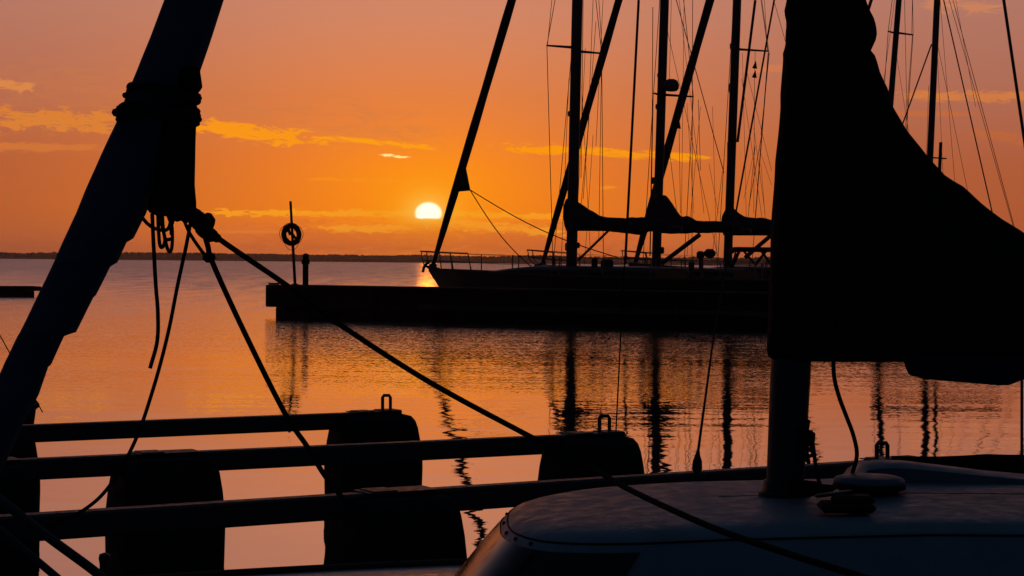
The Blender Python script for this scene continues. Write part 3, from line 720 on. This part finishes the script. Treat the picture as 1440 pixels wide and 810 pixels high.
# low winch block with handle, forward of the vent
wc = at(1190, 722, 5.78); wc.z = RZ(wc.x) - .004
wbm = MB(); wbm.box(wc + UZ * .012, (.17, .11, .03), None, .012); wbm.box(wc + Vector((.02, .0, .034)), (.13, .085, .03), None, .014)
wbm = wbm.build('rope_clutch', M['rubber'], boat)
MB().box(wc + Vector((-.035, .03, .048)), (.12, .016, .012), (Vector((.98, .1, .12)).normalized(), Vector((-.1, .99, 0)).normalized(), UZ), .004).build('lever', M['steel'], boat, parent=wbm)
# polished pad and lower shroud with its turnbuckle on the far side
pdp = at(943, 677, 6.75); pdp.z = 1.028
MB().box(pdp, (.16, .05, .016), (Vector((.93, .36, .05)).normalized(), Vector((-.36, .93, 0)).normalized(), UZ), .005).build('grab_plate', M['steel'], boat)
s0, s1, s2_ = at(980, 668, 7.05), at(981, 640, 7.05), at(1004, 470, 7.0)
MB().tube([s0, s0.lerp(s1, .3), s0.lerp(s1, .7), s1, s1.lerp(s2_, .04)], [.010, .020, .018, .010, .006], 10).build('turnbuckle', M['galvanised'], boat)
MB().tube([s1, s2_, s2_ + (s2_ - s1) * 4.2 + Vector((.0, -.75, 0))], [.0055, .0035, .003], 6).build('shroud', M['wire'], boat)
MB().tube([at(866, 610, 7.2), at(873, 470, 7.2), at(905, -130, 7.0)], .0028, 6).build('signal_halyard', M['rope'], boat)
wr0, wr1 = at(1254, 641, 7.1), at(1640, 634, 7.45); wq = (wr1 - wr0).normalized(); wcl = MB(); wcl.grid([[p + UZ * z + Vector((0, k, 0)) for z, k in ((0, -.006), (.0, .006), (-.2, .016), (-.42, .006), (-.42, -.006), (-.2, .006))] for p in [wr0.lerp(wr1, q / 12) - UZ * (.006 * abs(math.sin(q * math.pi / 4))) for q in range(13)]]); wcl.build('weather_cloth', M['black_canvas'], boat)
MB().tube([at(1437, 680, 7.2), at(1437, 520, 7.2)], .006, 6).build('guard_stanchion', M['steel'], boat)
# gathered mainsail on its boom
rows = interp([(-330, 1128, 1175), (-230, 1122, 1190), (-140, 1116, 1202), (-60, 1111, 1212), (0, 1108, 1216), (14, 1105, 1221), (30, 1109, 1229), (48, 1107, 1232), (62, 1107, 1229), (72, 1103, 1222), (82, 1103, 1229), (105, 1101, 1235),
               (130, 1099, 1246), (150, 1099, 1250), (185, 1096, 1270), (225, 1092, 1302), (250, 1091, 1326), (264, 1090, 1350), (290, 1088, 1378), (310, 1087, 1405),
               (332, 1086, 1440), (352, 1085, 1475), (400, 1083, 1520), (450, 1081, 1545), (488, 1079, 1560), (500, 1080, 1558), (507, 1088, 1550)], 110)
bd = body(rows, 6.2, lambda y, hl_: min(.26, .10 + .16 * max(0, min(1, (y + 60) / 380))) * (1.0 if y < 470 else max(.3, 1 - (y - 470) / 60)), 48, .012, 5.0, 1.7, .8)
sl_ = MB(); sl_.grid(bd); sl_.build('mainsail', M['black_canvas'], boat)
rows = interp([(498, 1262, 1475), (508, 1271, 1473), (518, 1274, 1468), (527, 1278, 1457), (533, 1300, 1440), (537, 1345, 1430), (541, 1395, 1418)], 16)
lo_ = MB(); lo_.grid(body(rows, 6.15, lambda y, hl_: .13 * max(.25, 1 - (y - 498) / 50), 32, .008, 9.0, 4.0)); lo_.build('sail_bunt', M['navy_canvas'], boat)
bm0, bm1 = at(1120, 470, 6.2), at(1700, 480, 6.25); MB().tube([bm0, bm1], .055, 14).build('boom', M['dark_alloy'], boat)
# furled jib lashed on the forestay
rows = interp([(-420, 420, 470), (-200, 326, 398), (-60, 262, 340), (0, 232, 314), (50, 213, 298), (100, 193, 281), (140, 176, 268), (165, 168, 256), (220, 142, 236), (270, 120, 216), (300, 108, 205), (336, 91, 187),
               (340, 89, 178), (370, 76, 164), (374, 74, 155), (416, 54, 134), (418, 53, 131), (468, 29, 106), (472, 26, 90), (513, 6, 71), (516, 5, 67), (555, -13, 54), (600, -32, 30), (700, -70, -14), (790, -100, -62)], 420)
jb = MB(); jb.grid(body(rows, 6.25, lambda y, hl_: hl_ * .92, 28, .004, 6.0, 9.0, 1.0)); jib = jb.build('furled_jib', M['sailcloth'], boat)
rows = interp([(96, 240, 281), (118, 238, 284), (125, 236, 285), (130, 232, 277), (200, 222, 275), (260, 216, 274), (285, 208, 276), (297, 206, 276), (304, 222, 274)], 40)
jc = MB(); jc.grid(body(rows, 6.2, lambda y, hl_: .035, 24, .003, 12.0, 2.0)); jc.build('clew_cloth', M['black_canvas'], boat, parent=jib)
def lash(y0, xl, y1, xr, rad, nturn, seed):
    for j in range(nturn):
        a_, e_ = at(xl - j * 1.4 + random.uniform(-2.5, 1.5), y0 + j * 4.2 + random.uniform(-2, 2), 6.22), at(xr + random.uniform(-2, 2), y1 + j * 4.0 + random.uniform(-3, 3), 6.22); c_ = (a_ + e_) / 2; u_ = (e_ - a_) / 2; hl_ = u_.length
        pts = [c_ + u_ * math.cos(t) * 1.0 + Vector((0, 1, 0)) * math.sin(t) * hl_ * .97 + UZ * .008 * math.sin(3 * t + seed + j) for t in [6.283 * k / 40 for k in range(40)]]
        MB().tube(pts, rad * random.uniform(.8, 1.25), 6, True).build('lashing', M['rope'], boat, parent=jib)
lash(120, 184, 136, 280, .0065, 3, 0); lash(152, 170, 156, 277, .0075, 5, 2)
for x, y, r_ in ((163, 158, .014), (167, 168, .011), (277, 157, .012), (280, 168, .010), (276, 174, .011), (183, 122, .013), (176, 134, .010)):
    MB().lathe(at(x, y, 6.2), (.3, .2, 1), [(r_ * .3, -r_), (r_, -r_ * .4), (r_, r_ * .4), (r_ * .3, r_)], 8).build('knot', M['rope'], boat, parent=jib)
# clew knot, sheets, hanging lines
def rope(pts, r_, name='jib_sheet', n=8): return MB().tube(curve(pts, n), r_, 8).build(name, M['rope'], boat)
for x, y, r_, ax in ((272, 302, .022, (1, 0, .3)), (281, 312, .030, (.7, 0, -.7)), (291, 313, .026, (.2, .3, 1)), (287, 323, .026, (.7, .2, -.7)), (296, 330, .022, (.8, 0, -.6)), (304, 334, .015, (.8, 0, -.6)), (262, 307, .015, (1, 0, .2)), (294, 362, .017, (1, .2, .1)), (250, 306, .013, (1, 0, .3))):
    MB().lathe(at(x, y, 6.18), ax, [(r_ * .35, -r_ * 1.25), (r_, -r_ * .6), (r_ * 1.05, 0), (r_, r_ * .6), (r_ * .35, r_ * 1.25)], 10).build('clew_knot', M['rope'], boat)
rope([at(272, 300, 6.18), at(300, 330, 6.18), at(400, 399, 6.22), at(470, 451, 6.24), at(600, 535, 6.28), at(742, 612, 6.3), at(830, 657, 6.2), at(890, 691, 5.85), at(1000, 741, 5.3), at(1100, 776, 5.0), at(1195, 806, 4.8), at(1400, 870, 4.5)], .0095)
rope([at(284, 318, 6.18), at(292, 345, 6.18), at(300, 372, 6.18), at(345, 470, 6.2), at(400, 580, 6.25), at(432, 628, 6.3), at(462, 676, 6.35), at(520, 745, 6.45), at(560, 788, 6.55)], .0092)
rope([at(258, 308, 6.2), at(268, 330, 6.2), at(286, 356, 6.19), at(295, 364, 6.18)], .006, 'lazy_line')
rope([at(268, 312, 6.22), at(262, 345, 6.22), at(250, 400, 6.22), at(236, 470, 6.25), at(216, 545, 6.3), at(190, 620, 6.35), at(155, 682, 6.4), at(118, 717, 6.45), at(60, 745, 6.5)], .0065, 'lazy_line')
rope([at(214, 300, 6.2), at(216, 345, 6.2), at(219, 400, 6.2), at(222, 440, 6.2), at(221, 480, 6.2), at(211, 518, 6.2)], .0068, 'lazy_line')
rope([at(200, 306, 6.2), at(208, 315, 6.2), at(220, 322, 6.2), at(236, 322, 6.2), at(242, 300, 6.2)], .0062, 'reef_loop')
for pts in (((222, 300), (223, 325), (225, 345), (229, 347), (232, 336), (228, 318), (225, 300)), ((228, 300), (230, 325), (235, 348), (239, 354), (242, 345), (242, 320), (238, 308), (234, 298)), ((231, 336), (236, 337), (241, 336)), ((247, 300), (241, 318), (241, 330))):
    rope([at(x, y, 6.19 + .01 * i) for i, (x, y) in enumerate(pts)], .0062, 'reef_loop')
# tack fitting, bow rail and lifeline on the left
pc = at(4, 600, 16.0); pc.z = -1.2
pile = empty('mooring_pile', Vector((pc.x, pc.y, 0)), 'stout round mooring pile at the left edge with a rope loop at its top', 'pile')
zt = at(4, 566, 15.7).z
MB().lathe(pc, (0, 0, 1), [(.245, 0), (.25, zt + .9), (.28, zt + 1.13), (.285, zt + 1.17), (.26, zt + 1.2), (.1, zt + 1.21)], 24).build('shaft', M['pier_wood'], pile)
MB().tube(curve([at(36, 560, 15.75), at(41, 553, 15.72), at(45, 556, 15.7), at(50, 564, 15.7), at(54, 570, 15.7), at(50, 574, 15.7)], 4), .012, 6).build('rope_loop', M['rope'], pile)
MB().box(at(48, 572, 15.7), (.055, .05, .035), (Vector((.8, 0, .5)).normalized(), Vector((0, 1, 0)), Vector((-.5, 0, .8)).normalized()), .008).build('shackle', M['steel'], pile)
MB().tube(curve([at(-60, 660, 5.75), at(0, 703, 5.75), at(70, 757, 5.75), at(135, 805, 5.75), at(160, 830, 5.75)], 5), .0155, 10).build('bow_rail', M['galvanised'], boat)
MB().tube(curve([at(-40, 720, 5.6), at(0, 746, 5.6), at(80, 812, 5.6), at(110, 838, 5.6)], 5), .0125, 10).build('bow_rail', M['galvanised'], boat)
cl_ = MB(); cl_.lathe(at(147, 786, 6.6), (.1, 0, 1), [(.012, -.06), (.016, -.02), (.022, .0), (.02, .015), (.006, .022)], 10); cl_.build('deck_cleat', M['galvanised'], boat)
MB().tube([at(-40, 400, 6.9), at(14, 497, 6.9), at(60, 580, 6.9)], .0022, 6).build('lifeline', M['wire'], boat)
